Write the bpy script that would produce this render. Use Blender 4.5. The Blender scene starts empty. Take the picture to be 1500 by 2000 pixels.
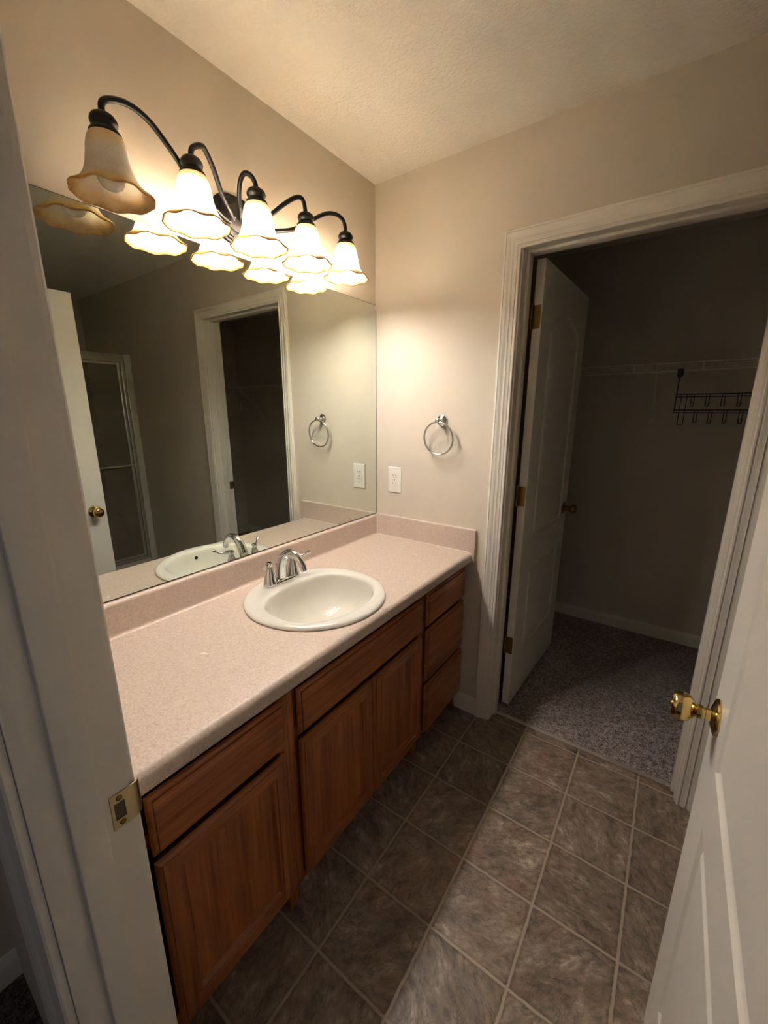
import bpy, bmesh, math, random
from mathutils import Vector, Matrix
random.seed(7)
sc = bpy.context.scene
COL = sc.collection
PI = math.pi

# ------------------------------------------------------------------ camera, world, exposure
cam_d = bpy.data.cameras.new('camera')
cam = bpy.data.objects.new('camera', cam_d)
COL.objects.link(cam)
cam_d.sensor_fit = 'VERTICAL'
cam_d.sensor_height = 24.0
cam_d.sensor_width = 18.0
cam_d.lens = 24.0 * 795.66 / 2000.0
cam_d.clip_start = 0.01
cam.location = (1.2405, -1.6804, 1.4619)
cam.rotation_euler = (math.radians(76.195), math.radians(-0.073), math.radians(35.306))
sc.camera = cam

world = bpy.data.worlds.new('world')
sc.world = world
world.use_nodes = True
world.node_tree.nodes['Background'].inputs[0].default_value = (0.92, 0.90, 1.0, 1)
world.node_tree.nodes['Background'].inputs[1].default_value = 0.045

BULB_STRENGTH = 131.0
BULB_COLOR = (1.0, 0.970, 0.945)

sc.view_settings.view_transform = 'Standard'
sc.view_settings.look = 'None'
sc.view_settings.gamma = 1.0
sc.view_settings.use_curve_mapping = False
sc.view_settings.exposure = 1.0
sc.cycles.use_denoising = True
sc.cycles.max_bounces = 16
sc.cycles.diffuse_bounces = 9
sc.cycles.glossy_bounces = 6
sc.cycles.transmission_bounces = 8
sc.cycles.transparent_max_bounces = 16
sc.cycles.sample_clamp_indirect = 20.0
sc.cycles.caustics_reflective = False
sc.cycles.caustics_refractive = False


# ------------------------------------------------------------------ materials
def srgb(r, g, b):
    def f(c):
        c /= 255.0
        return c / 12.92 if c <= 0.04045 else ((c + 0.055) / 1.055) ** 2.4
    return (f(r), f(g), f(b), 1.0)


class NT:
    """small wrapper for building node trees"""
    def __init__(self, name):
        self.m = bpy.data.materials.new(name)
        self.m.use_nodes = True
        self.t = self.m.node_tree
        self.n = self.t.nodes
        self.b = self.n['Principled BSDF']
        self.out = self.n['Material Output']

    def new(self, typ, **kw):
        nd = self.n.new(typ)
        for k, v in kw.items():
            setattr(nd, k, v)
        return nd

    def link(self, a, b):
        self.t.links.new(a, b)

    def coord(self, scale=(1, 1, 1), loc=(0, 0, 0), rot=(0, 0, 0), kind='Object'):
        tc = self.new('ShaderNodeTexCoord')
        mp = self.new('ShaderNodeMapping')
        mp.inputs['Scale'].default_value = scale
        mp.inputs['Location'].default_value = loc
        mp.inputs['Rotation'].default_value = rot
        self.link(tc.outputs[kind], mp.inputs[0])
        return mp.outputs[0]

    def noise(self, vec, scale, detail=3, rough=0.5, dist=0.0):
        nd = self.new('ShaderNodeTexNoise')
        nd.inputs['Scale'].default_value = scale
        nd.inputs['Detail'].default_value = detail
        nd.inputs['Roughness'].default_value = rough
        nd.inputs['Distortion'].default_value = dist
        self.link(vec, nd.inputs['Vector'])
        return nd

    def ramp(self, fac, stops):
        nd = self.new('ShaderNodeValToRGB')
        cr = nd.color_ramp
        while len(cr.elements) < len(stops):
            cr.elements.new(0.5)
        for e, (p, c) in zip(cr.elements, stops):
            e.position = p
            e.color = c
        self.link(fac, nd.inputs[0])
        return nd.outputs[0]

    def mix(self, fac, a, b, blend='MIX'):
        nd = self.new('ShaderNodeMix', data_type='RGBA', blend_type=blend)
        for sock, v in ((nd.inputs[0], fac), (nd.inputs[6], a), (nd.inputs[7], b)):
            if hasattr(v, 'is_linked') or hasattr(v, 'links'):
                self.link(v, sock)
            else:
                sock.default_value = v
        return nd.outputs[2]

    def math(self, op, a, b=0.0, clamp=False):
        nd = self.new('ShaderNodeMath', operation=op, use_clamp=clamp)
        for sock, v in ((nd.inputs[0], a), (nd.inputs[1], b)):
            if hasattr(v, 'links'):
                self.link(v, sock)
            else:
                sock.default_value = v
        return nd.outputs[0]

    def bump(self, h, strength=0.2, dist=0.002):
        nd = self.new('ShaderNodeBump')
        nd.inputs['Strength'].default_value = strength
        nd.inputs['Distance'].default_value = dist
        self.link(h, nd.inputs['Height'])
        self.link(nd.outputs[0], self.b.inputs['Normal'])

    def base(self, c):
        if hasattr(c, 'links'):
            self.link(c, self.b.inputs['Base Color'])
        else:
            self.b.inputs['Base Color'].default_value = c

    def set(self, **kw):
        for k, v in kw.items():
            self.b.inputs[k.replace('_', ' ')].default_value = v


def mat_plain(name, col, rough=0.5, metal=0.0, spec=0.5, bump=None):
    t = NT(name)
    v = t.coord()
    n = t.noise(v, 9.0, 2)
    dark = tuple(c * 0.96 for c in col[:3]) + (1,)
    t.base(t.mix(n.outputs[0], dark, col))
    t.set(Roughness=rough, Metallic=metal)
    t.b.inputs['Specular IOR Level'].default_value = spec
    if bump:
        t.bump(t.noise(v, bump[0], 3).outputs[0], bump[1], bump[2])
    return t.m


M = {}
M['wall'] = mat_plain('wall_paint', srgb(213, 203, 187), 0.75, spec=0.3, bump=(260, 0.12, 0.001))
M['hall_wall'] = mat_plain('hall_paint', srgb(160, 150, 142), 0.8, spec=0.3, bump=(260, 0.12, 0.001))
M['trim'] = mat_plain('trim_paint', srgb(236, 230, 218), 0.38)
M['door'] = mat_plain('door_paint', srgb(240, 235, 224), 0.42, bump=(180, 0.06, 0.0008))
M['porcelain'] = mat_plain('white_porcelain', srgb(232, 230, 222), 0.08)
M['plastic'] = mat_plain('white_plastic', srgb(238, 234, 224), 0.3)
M['chrome'] = mat_plain('polished_chrome', srgb(225, 225, 225), 0.06, 1.0)
M['nickel'] = mat_plain('satin_nickel', srgb(222, 219, 212), 0.16, 1.0)
M['aluminum'] = mat_plain('brushed_aluminum', srgb(205, 200, 190), 0.30, 0.75)
M['brass'] = mat_plain('polished_brass', srgb(212, 184, 122), 0.14, 1.0)
M['raw_wood'] = mat_plain('raw_mortise', srgb(92, 78, 68), 0.8)
M['strike_brass'] = mat_plain('pale_brass', srgb(206, 190, 148), 0.28, 1.0)
M['old_brass'] = mat_plain('aged_brass', srgb(150, 118, 66), 0.3, 1.0)
M['bronze'] = mat_plain('dark_bronze', srgb(24, 19, 17), 0.42, 0.0, 0.4)
M['black'] = mat_plain('black_coating', srgb(22, 18, 20), 0.45)
M['navy'] = mat_plain('navy_rubber', srgb(16, 22, 50), 0.5)
M['dark'] = mat_plain('dark_hole', srgb(14, 12, 10), 0.8)
M['wire'] = mat_plain('white_vinyl_wire', srgb(225, 220, 208), 0.4)
M['fiberglass'] = mat_plain('white_fiberglass', srgb(215, 210, 198), 0.25)
M['rail_metal'] = mat_plain('threshold_metal', srgb(215, 205, 190), 0.35, 0.6)

# ceiling with orange-peel texture
t = NT('ceiling_texture')
v = t.coord()
t.base(srgb(241, 236, 226))
t.set(Roughness=0.9)
n1 = t.noise(v, 95, 4, 0.6)
h = t.ramp(n1.outputs[0], [(0.42, (0, 0, 0, 1)), (0.62, (1, 1, 1, 1))])
t.bump(h, 0.45, 0.004)
M['ceiling'] = t.m


def oak(name, axis):
    t = NT(name)
    sv = [64, 64, 64]
    sv['xyz'.index(axis)] = 2.2
    v = t.coord(scale=tuple(sv))
    g = t.noise(v, 1.6, 6, 0.62, 0.6)
    sv2 = [14, 14, 14]
    sv2['xyz'.index(axis)] = 0.9
    v2 = t.coord(scale=tuple(sv2), loc=(3, 5, 1))
    w = t.new('ShaderNodeTexWave', wave_type='BANDS', bands_direction={'z': 'Y', 'y': 'Z'}[axis])
    w.inputs['Scale'].default_value = 0.30
    w.inputs['Distortion'].default_value = 9.0
    w.inputs['Detail'].default_value = 3.0
    w.inputs['Detail Scale'].default_value = 0.7
    t.link(v2, w.inputs['Vector'])
    f = t.mix(0.10, g.outputs[0], w.outputs[0])
    c = t.ramp(f, [(0.28, srgb(112, 56, 24)), (0.44, srgb(146, 80, 37)), (0.56, srgb(160, 92, 46)), (0.74, srgb(184, 116, 64))])
    t.base(c)
    t.set(Roughness=0.36)
    t.b.inputs['Coat Weight'].default_value = 0.15
    t.bump(g.outputs[0], 0.12, 0.0008)
    return t.m


M['oak_v'] = oak('honey_oak_vertical', 'z')
M['oak_h'] = oak('honey_oak_horizontal', 'y')

# laminate: fine pinkish beige speckle with two small worn marks
t = NT('speckled_laminate')
v = t.coord()
a = t.noise(v, 420, 3, 0.7)
b = t.noise(v, 160, 2, 0.5)
f = t.mix(0.35, a.outputs[0], b.outputs[0])
c = t.ramp(f, [(0.30, srgb(152, 126, 108)), (0.43, srgb(196, 177, 163)), (0.56, srgb(209, 192, 181)), (0.72, srgb(234, 222, 211))])
t.base(c)
t.set(Roughness=0.42)
t.bump(a.outputs[0], 0.05, 0.0005)
M['laminate'] = t.m

# vinyl floor tiles
TX0, TY0, TS = 0.6211, -0.2074, 0.2286
t = NT('slate_look_vinyl')
tc = t.new('ShaderNodeTexCoord')
wob = t.noise(tc.outputs['Object'], 26, 3, 0.6)
sub = t.new('ShaderNodeVectorMath', operation='SUBTRACT')
t.link(wob.outputs['Color'], sub.inputs[0])
sub.inputs[1].default_value = (0.5, 0.5, 0.5)
sca = t.new('ShaderNodeVectorMath', operation='SCALE')
t.link(sub.outputs[0], sca.inputs[0])
sca.inputs['Scale'].default_value = 0.0065
add = t.new('ShaderNodeVectorMath', operation='ADD')
t.link(tc.outputs['Object'], add.inputs[0])
t.link(sca.outputs[0], add.inputs[1])
mp = t.new('ShaderNodeMapping')
mp.inputs['Location'].default_value = (-TX0 + 20 * TS, -TY0 + 20 * TS, 0)
t.link(add.outputs[0], mp.inputs[0])
dv = t.new('ShaderNodeVectorMath', operation='SCALE')
dv.inputs['Scale'].default_value = 1.0 / TS
t.link(mp.outputs[0], dv.inputs[0])
fl = t.new('ShaderNodeVectorMath', operation='FLOOR')
t.link(dv.outputs[0], fl.inputs[0])
fr = t.new('ShaderNodeVectorMath', operation='FRACTION')
t.link(dv.outputs[0], fr.inputs[0])
sp = t.new('ShaderNodeSeparateXYZ')
t.link(fr.outputs[0], sp.inputs[0])


def edge(s):
    return t.math('MINIMUM', s, t.math('SUBTRACT', 1.0, s))


e = t.math('MINIMUM', edge(sp.outputs[0]), edge(sp.outputs[1]))
wn = t.new('ShaderNodeTexWhiteNoise', noise_dimensions='2D')
t.link(fl.outputs[0], wn.inputs['Vector'])
# every tile gets its own rotation and offset of the slate figure
rot = t.new('ShaderNodeVectorRotate', rotation_type='Z_AXIS')
t.link(tc.outputs['Object'], rot.inputs['Vector'])
t.link(t.math('MULTIPLY', wn.outputs['Value'], 6.28), rot.inputs['Angle'])
off = t.new('ShaderNodeVectorMath', operation='ADD')
t.link(rot.outputs[0], off.inputs[0])
wsc = t.new('ShaderNodeVectorMath', operation='SCALE')
wsc.inputs['Scale'].default_value = 7.0
t.link(wn.outputs['Color'], wsc.inputs[0])
t.link(wsc.outputs[0], off.inputs[1])
st = t.new('ShaderNodeMapping')
st.inputs['Scale'].default_value = (1.0, 1.7, 1.0)
t.link(off.outputs[0], st.inputs[0])
n1 = t.noise(st.outputs[0], 12, 10, 0.72, 0.35)
n2 = t.noise(off.outputs[0], 7, 3, 0.5)
n3 = t.noise(off.outputs[0], 9, 2, 0.5, 0.4)
slate = t.ramp(n1.outputs[0], [(0.30, srgb(84, 70, 60)), (0.44, srgb(126, 111, 97)), (0.57, srgb(148, 133, 118)), (0.72, srgb(206, 191, 173))])
slate = t.mix(t.math('MULTIPLY', t.math('SUBTRACT', n2.outputs[0], 0.52, True), 2.2, True), slate, srgb(140, 104, 86))
n4 = t.noise(st.outputs[0], 48, 8, 0.7, 0.2)
slate = t.mix(0.80, slate, t.ramp(n4.outputs[0], [(0.30, (.26, .26, .26, 1)), (0.5, (.5, .5, .5, 1)), (0.72, (.80, .80, .80, 1))]), 'OVERLAY')
n5 = t.noise(st.outputs[0], 6.5, 5, 0.6, 1.2)
cleft = t.math('ABSOLUTE', t.math('SUBTRACT', n5.outputs[0], 0.5))
slate = t.mix(t.ramp(cleft, [(0.0, (.55, .55, .55, 1)), (0.016, (0, 0, 0, 1))]), slate, srgb(66, 54, 44))
shade = t.math('ADD', t.math('MULTIPLY', wn.outputs['Value'], 0.22), 0.86)
sh = t.new('ShaderNodeVectorMath', operation='SCALE')
t.link(slate, sh.inputs[0])
t.link(shade, sh.inputs['Scale'])
lip = t.ramp(e, [(0.0135, (0, 0, 0, 1)), (0.0205, (1, 1, 1, 1))])
rim = t.ramp(e, [(0.02, (0.72, 0.70, 0.68, 1)), (0.055, (1, 1, 1, 1))])
tilec = t.mix(1.0, sh.outputs[0], rim, 'MULTIPLY')
t.base(t.mix(lip, srgb(170, 154, 135), tilec))
t.set(Roughness=0.42)
hb = t.math('ADD', t.math('ADD', t.math('MULTIPLY', n1.outputs[0], 0.7), t.math('MULTIPLY', n4.outputs[0], 0.25)), t.math('MULTIPLY', lip, 0.5))
hb = t.math('ADD', hb, t.math('MULTIPLY', t.ramp(cleft, [(0.0, (0, 0, 0, 1)), (0.02, (1, 1, 1, 1))]), 0.25))
t.bump(hb, 0.45, 0.0025)
M['vinyl'] = t.m


def carpet(name, c0, c1, c2):
    t = NT(name)
    v = t.coord()
    a = t.noise(v, 190, 3, 0.75)
    b = t.noise(v, 80, 3, 0.6)
    l = t.noise(v, 4.0, 2, 0.5)
    f = t.mix(0.35, a.outputs[0], b.outputs[0])
    c = t.ramp(f, [(0.38, c0), (0.48, c1), (0.60, c2)])
    c = t.mix(t.math('MULTIPLY', l.outputs[0], 0.3), c, c0)
    t.base(c)
    t.set(Roughness=1.0)
    t.b.inputs['Specular IOR Level'].default_value = 0.05
    t.bump(f, 0.9, 0.008)
    return t.m


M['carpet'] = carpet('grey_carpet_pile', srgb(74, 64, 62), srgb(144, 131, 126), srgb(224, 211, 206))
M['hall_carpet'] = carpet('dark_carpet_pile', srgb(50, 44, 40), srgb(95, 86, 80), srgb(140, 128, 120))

# mirror glass, faintly green
t = NT('mirror_silver')
t.base(srgb(228, 235, 226))
t.set(Roughness=0.0, Metallic=1.0)
M['mirror'] = t.m
M['mirror_edge'] = mat_plain('mirror_edge', srgb(70, 66, 58), 0.3)

# obscure shower glass
t = NT('obscure_glass')
v = t.coord()
vo = t.new('ShaderNodeTexVoronoi')
vo.inputs['Scale'].default_value = 90
t.link(v, vo.inputs['Vector'])
t.base(srgb(170, 162, 146))
t.set(Roughness=0.18)
t.bump(vo.outputs['Distance'], 0.35, 0.002)
tr = t.new('ShaderNodeBsdfTransparent')
tr.inputs[0].default_value = (0.84, 0.82, 0.77, 1)
mx = t.new('ShaderNodeMixShader')
mx.inputs[0].default_value = 0.36
t.link(tr.outputs[0], mx.inputs[1])
t.link(t.b.outputs[0], mx.inputs[2])
t.link(mx.outputs[0], t.out.inputs[0])
M['obscure'] = t.m

# lamp bulbs
t = NT('lit_bulb')
t.base((1, 1, 1, 1))
t.b.inputs['Emission Color'].default_value = BULB_COLOR + (1,)
t.b.inputs['Emission Strength'].default_value = BULB_STRENGTH
M['bulb'] = t.m
M['bulb_off'] = mat_plain('frosted_bulb', srgb(225, 215, 198), 0.25)

# tea-stained frosted glass: amber at neck and rim, creamy between (glass colour follows the height of the shade)
t = NT('tea_stained_glass')
tc = t.new('ShaderNodeTexCoord')
sp = t.new('ShaderNodeSeparateXYZ')
t.link(tc.outputs['UV'], sp.inputs[0])
v = t.coord()
nz = t.noise(v, 190, 4, 0.7)
nb = t.noise(v, 45, 3, 0.6)
pos = t.math('ADD', sp.outputs[1], t.math('MULTIPLY', t.math('SUBTRACT', nb.outputs[0], 0.5), 0.22))
gc = t.ramp(pos, [(0.0, srgb(226, 196, 146)), (0.18, srgb(240, 222, 188)), (0.38, srgb(249, 246, 240)), (0.74, srgb(248, 242, 228)), (0.87, srgb(234, 206, 154)), (0.96, srgb(208, 168, 104)), (1.0, srgb(190, 146, 82))])
gc = t.mix(t.ramp(nz.outputs[0], [(0.52, (0, 0, 0, 1)), (0.72, (0.5, 0.5, 0.5, 1))]), gc, srgb(228, 190, 132))
thin = t.ramp(pos, [(0.0, (.10, .10, .10, 1)), (0.22, (.22, .22, .22, 1)), (0.42, (.60, .60, .60, 1)), (0.58, (1, 1, 1, 1)), (0.78, (1, 1, 1, 1)), (0.92, (.12, .12, .12, 1)), (1.0, (.05, .05, .05, 1))])
tl = t.new('ShaderNodeBsdfTranslucent')
df = t.new('ShaderNodeBsdfDiffuse')
gl = t.new('ShaderNodeBsdfGlossy')
gl.inputs['Roughness'].default_value = 0.22
tp = t.new('ShaderNodeBsdfTransparent')
for nd in (tl, df):
    t.link(gc, nd.inputs[0])
tp.inputs[0].default_value = (0.90, 0.89, 0.88, 1)
m1 = t.new('ShaderNodeMixShader')
t.link(t.math('MULTIPLY', thin, 0.40), m1.inputs[0])
t.link(df.outputs[0], m1.inputs[1])
t.link(tl.outputs[0], m1.inputs[2])
m2 = t.new('ShaderNodeMixShader')
t.link(t.math('MULTIPLY', thin, 0.25), m2.inputs[0])
t.link(m1.outputs[0], m2.inputs[1])
t.link(tp.outputs[0], m2.inputs[2])
m3 = t.new('ShaderNodeMixShader')
m3.inputs[0].default_value = 0.05
t.link(m2.outputs[0], m3.inputs[1])
t.link(gl.outputs[0], m3.inputs[2])
t.link(m3.outputs[0], t.out.inputs[0])
M['shade'] = t.m


# ------------------------------------------------------------------ mesh helpers (all coordinates are world coordinates)
def obj(name, bm, mat, parent=None, smooth=40, recalc=True):
    if recalc:
        bmesh.ops.recalc_face_normals(bm, faces=bm.faces)
    me = bpy.data.meshes.new(name)
    bm.to_mesh(me)
    bm.free()
    me.materials.append(M[mat])
    if smooth:
        for p in me.polygons:
            p.use_smooth = True
        me.set_sharp_from_angle(angle=math.radians(smooth))
    o = bpy.data.objects.new(name, me)
    COL.objects.link(o)
    if parent is not None:
        org = Vector((0, 0, 0))
        q = parent
        while q is not None:
            org += q.location
            q = q.parent
        me.transform(Matrix.Translation(-org))
        o.parent = parent
    return o


def thing(name, label, cat, loc=(0, 0, 0), group=None):
    o = bpy.data.objects.new(name, None)
    COL.objects.link(o)
    o.location = loc
    o.empty_display_size = 0.05
    return tag(o, label, cat, group)


def tag(o, label, cat, group=None, kind=None):
    o['label'] = label
    o['category'] = cat
    if group:
        o['group'] = group
    if kind:
        o['kind'] = kind
    return o


def struct(name, bm, mat, label, cat, smooth=40):
    return tag(obj(name, bm, mat, None, smooth), label, cat, kind='structure')


def box(bm, x0, x1, y0, y1, z0, z1, bev=0.0, seg=2):
    r = bmesh.ops.create_cube(bm, size=1.0)
    vs = r['verts']
    for v in vs:
        v.co = Vector((x0 + (v.co.x + 0.5) * (x1 - x0), y0 + (v.co.y + 0.5) * (y1 - y0), z0 + (v.co.z + 0.5) * (z1 - z0)))
    if bev > 0:
        es = list({e for v in vs for e in v.link_edges})
        bmesh.ops.bevel(bm, geom=es, offset=bev, segments=seg, affect='EDGES', profile=0.6)
    return bm


def nbox(*a, **k):
    return box(bmesh.new(), *a, **k)


def frame_of(d):
    d = d.normalized()
    up = Vector((0, 0, 1)) if abs(d.z) < 0.95 else Vector((1, 0, 0))
    u = d.cross(up).normalized()
    w = d.cross(u).normalized()
    return u, w


def tube(bm, pts, rad, n=12, caps=True, closed=False):
    pts = [Vector(p) for p in pts]
    if not hasattr(rad, '__len__'):
        rad = [rad] * len(pts)
    N = len(pts)
    rings = []
    u = None
    for i, p in enumerate(pts):
        if closed:
            d = pts[(i + 1) % N] - pts[(i - 1) % N]
        else:
            d = pts[min(i + 1, N - 1)] - pts[max(i - 1, 0)]
        d.normalize()
        if u is None:
            u, w = frame_of(d)
        else:
            u = (u - d * u.dot(d)).normalized()
            w = d.cross(u).normalized()
        rings.append([bm.verts.new(p + (u * math.cos(2 * PI * k / n) + w * math.sin(2 * PI * k / n)) * rad[i]) for k in range(n)])
    for i in range(N if closed else N - 1):
        a, b = rings[i], rings[(i + 1) % N]
        if closed and i == N - 1:  # find best twist
            best = min(range(n), key=lambda s: (a[0].co - b[s].co).length)
            b = b[best:] + b[:best]
        for k in range(n):
            bm.faces.new((a[k], a[(k + 1) % n], b[(k + 1) % n], b[k]))
    if caps and not closed:
        bm.faces.new(rings[0])
        bm.faces.new(rings[-1])
    return bm


def spline(pts, n=8):
    """Catmull-Rom through the points"""
    P = [Vector(p) for p in pts]
    P = [P[0] * 2 - P[1]] + P + [P[-1] * 2 - P[-2]]
    out = []
    for i in range(1, len(P) - 2):
        a, b, c, d = P[i - 1:i + 3]
        for k in range(n):
            s = k / n
            out.append(0.5 * ((2 * b) + (c - a) * s + (2 * a - 5 * b + 4 * c - d) * s * s + (-a + 3 * b - 3 * c + d) * s ** 3))
    out.append(P[-2])
    return out


def lathe(bm, prof, org, axis, n=32, mod=None, uv=False):
    """prof: (radius, distance along the axis); mod(angle, index) -> (radius factor, axial shift)"""
    org = Vector(org)
    axis = Vector(axis).normalized()
    u, w = frame_of(axis)
    rings = []
    for i, (r, h) in enumerate(prof):
        if r < 1e-6:
            rings.append([bm.verts.new(org + axis * h)])
            continue
        ring = []
        for k in range(n):
            th = 2 * PI * k / n
            f, s = mod(th, i) if mod else (1.0, 0.0)
            ring.append(bm.verts.new(org + axis * (h + s) + (u * math.cos(th) + w * math.sin(th)) * r * f))
        rings.append(ring)
    L = bm.loops.layers.uv.verify() if uv else None
    m = len(prof) - 1
    for i in range(m):
        a, b = rings[i], rings[i + 1]
        for k in range(n):
            k2 = (k + 1) % n
            if len(a) == 1 and len(b) == 1:
                continue
            if len(a) == 1:
                f = bm.faces.new((a[0], b[k2], b[k]))
                hs = (i, i + 1, i + 1)
            elif len(b) == 1:
                f = bm.faces.new((a[k], a[k2], b[0]))
                hs = (i, i, i + 1)
            else:
                f = bm.faces.new((a[k], a[k2], b[k2], b[k]))
                hs = (i, i, i + 1, i + 1)
            if uv:
                for lp, q in zip(f.loops, hs):
                    lp[L].uv = (k / n, uv[q])
    return bm


def ring_loops(bm, loops, close_first=True, close_last=True):
    """bridge consecutive closed loops of the same point count"""
    vs = [[bm.verts.new(p) for p in lp] for lp in loops]
    n = len(vs[0])
    for a, b in zip(vs[:-1], vs[1:]):
        for k in range(n):
            bm.faces.new((a[k], a[(k + 1) % n], b[(k + 1) % n], b[k]))
    if close_first:
        bm.faces.new(vs[0])
    if close_last:
        bm.faces.new(vs[-1])
    return vs


def rect_x(y0, y1, z0, z1, inset, x):
    return [(x, y0 + inset, z0 + inset), (x, y1 - inset, z0 + inset), (x, y1 - inset, z1 - inset), (x, y0 + inset, z1 - inset)]


def sweep_casing(bm, xi, xo, zt, y, prof, sgn=-1, z0=0.0):
    """door casing around an opening xi..xo up to zt on the wall plane y, standing out along sgn*Y; prof: (outward, depth)"""
    cols = []
    for (u, d) in prof:
        yy = y + sgn * d
        cols.append([bm.verts.new(p) for p in ((xi - u, yy, z0), (xi - u, yy, zt + u), (xo + u, yy, zt + u), (xo + u, yy, z0))])
    for a, b in zip(cols[:-1], cols[1:]):
        for k in range(3):
            bm.faces.new((a[k], a[k + 1], b[k + 1], b[k]))
    for k in (0, 3):
        bm.faces.new([c[k] for c in cols])
    a, b = cols[-1], cols[0]
    for k in range(3):
        bm.faces.new((a[k], a[k + 1], b[k + 1], b[k]))
    return bm


CASING = [(0, 0), (0, .007), (.002, .0095), (.007, .0105), (.0085, .0085), (.0125, .0085), (.013, .0105), (.019, .0115), (.025, .0125),
          (.0285, .0145), (.0295, .0125), (.0325, .0125), (.037, .0135), (.042, .0155), (.048, .0175), (.052, .0180), (.053, .0155),
          (.0555, .0155), (.0565, .0180), (.063, .0172), (.0655, .015), (.0655, 0)]


def baseboard(bm, p0, p1, out, h=0.088, th=0.013):
    """profiled board from p0 to p1 (x, y), standing out along 'out'"""
    prof = [(0, 0), (th, 0), (th, h * 0.70), (th * 0.9, h * 0.76), (th * 0.72, h * 0.80), (th * 0.62, h * 0.88), (th * 0.35, h * 0.97), (0, h)]
    loops = []
    for (x, y) in (p0, p1):
        loops.append([(x + out[0] * a, y + out[1] * a, z) for a, z in prof])
    ring_loops(bm, loops)
    return bm


# ------------------------------------------------------------------ the setting
H = 2.434            # ceiling
YF, YH = -1.505, -1.614   # front wall, room face and hall face
YC = 0.124           # closet face of the back wall
XW = 3.32            # far right wall
CX0, CX1 = 0.683, 1.426   # closet opening (jamb faces)
EX0, EX1 = 0.672, 1.418   # entry opening (jamb faces)
DZ = 2.055

b = nbox(-0.12, 0.0, -3.4, 1.48, 0, H)
struct('wall_left', b, 'wall', 'beige wall behind the mirror and vanity light', 'wall', 0)
b = nbox(0.0, CX0 - .018, 0, YC, 0, H)
box(b, CX1 + .018, XW, 0, YC, 0, H)
box(b, CX0 - .018, CX1 + .018, 0, YC, DZ + .018, H)
struct('wall_back', b, 'wall', 'beige wall with the closet doorway, towel ring and outlet', 'wall', 0)
b = nbox(0.0, EX0 - .018, YH, YF, 0, H)
box(b, EX1 + .018, XW, YH, YF, 0, H)
box(b, EX0 - .018, EX1 + .018, YH, YF, DZ + .018, H)
struct('wall_front', b, 'wall', 'wall holding the entry doorway at the left edge', 'wall', 0)
b = nbox(XW, XW + .12, -1.75, 1.48, 0, H)
struct('wall_right', b, 'wall', 'far wall behind the shower, seen in the mirror', 'wall', 0)
b = nbox(2.5, XW, -1.05, -0.95, 0, H)
struct('wall_alcove', b, 'wall', 'wall at the hidden end of the shower alcove', 'wall', 0)
b = nbox(0.0, XW, 1.36, 1.48, 0, H)
struct('wall_closet', b, 'wall', 'dim beige closet wall carrying the wire shelf', 'wall', 0)
b = nbox(3.0, 3.1, YC, 1.36, 0, H)
struct('wall_closet_right', b, 'wall', 'closet end wall out of direct view', 'wall', 0)
b = nbox(-0.12, XW + .12, YH, 1.48, H, H + .1)
struct('ceiling', b, 'ceiling', 'cream textured ceiling', 'ceiling', 0)
b = nbox(-0.12, XW + .12, YF - .055, .068, -.1, 0)
struct('floor', b, 'vinyl', 'brown slate-look vinyl tile floor', 'floor', 0)
b = nbox(-0.12, XW + .12, .068, 1.48, -.1, .006)
struct('floor_closet', b, 'carpet', 'grey carpet inside the closet', 'floor', 0)
b = nbox(-0.12, XW + .12, -3.4, YF - .055, -.1, .004)
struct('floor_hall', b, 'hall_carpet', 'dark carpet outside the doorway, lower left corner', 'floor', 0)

b = sweep_casing(bmesh.new(), CX0 - .006, CX1 + .006, DZ - .005, 0.0, CASING)
struct('trim_1', b, 'trim', 'white fluted casing around the closet doorway', 'door casing', 25)
b = nbox(CX0 - .018, CX0, .0005, YC - .0005, 0, DZ, .0018)
box(b, CX1, CX1 + .018, .0005, YC - .0005, 0, DZ)
box(b, CX0 - .018, CX1 + .018, .0005, YC - .0005, DZ, DZ + .0175)
box(b, CX0, CX0 + .011, .046, .084, 0, DZ - .011, .002)
box(b, CX1 - .011, CX1, .046, .084, 0, DZ - .011, .002)
box(b, CX0, CX1, .046, .084, DZ - .011, DZ, .002)
j1 = struct('trim_2', b, 'trim', 'white jamb lining the closet doorway', 'door jamb')


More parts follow.
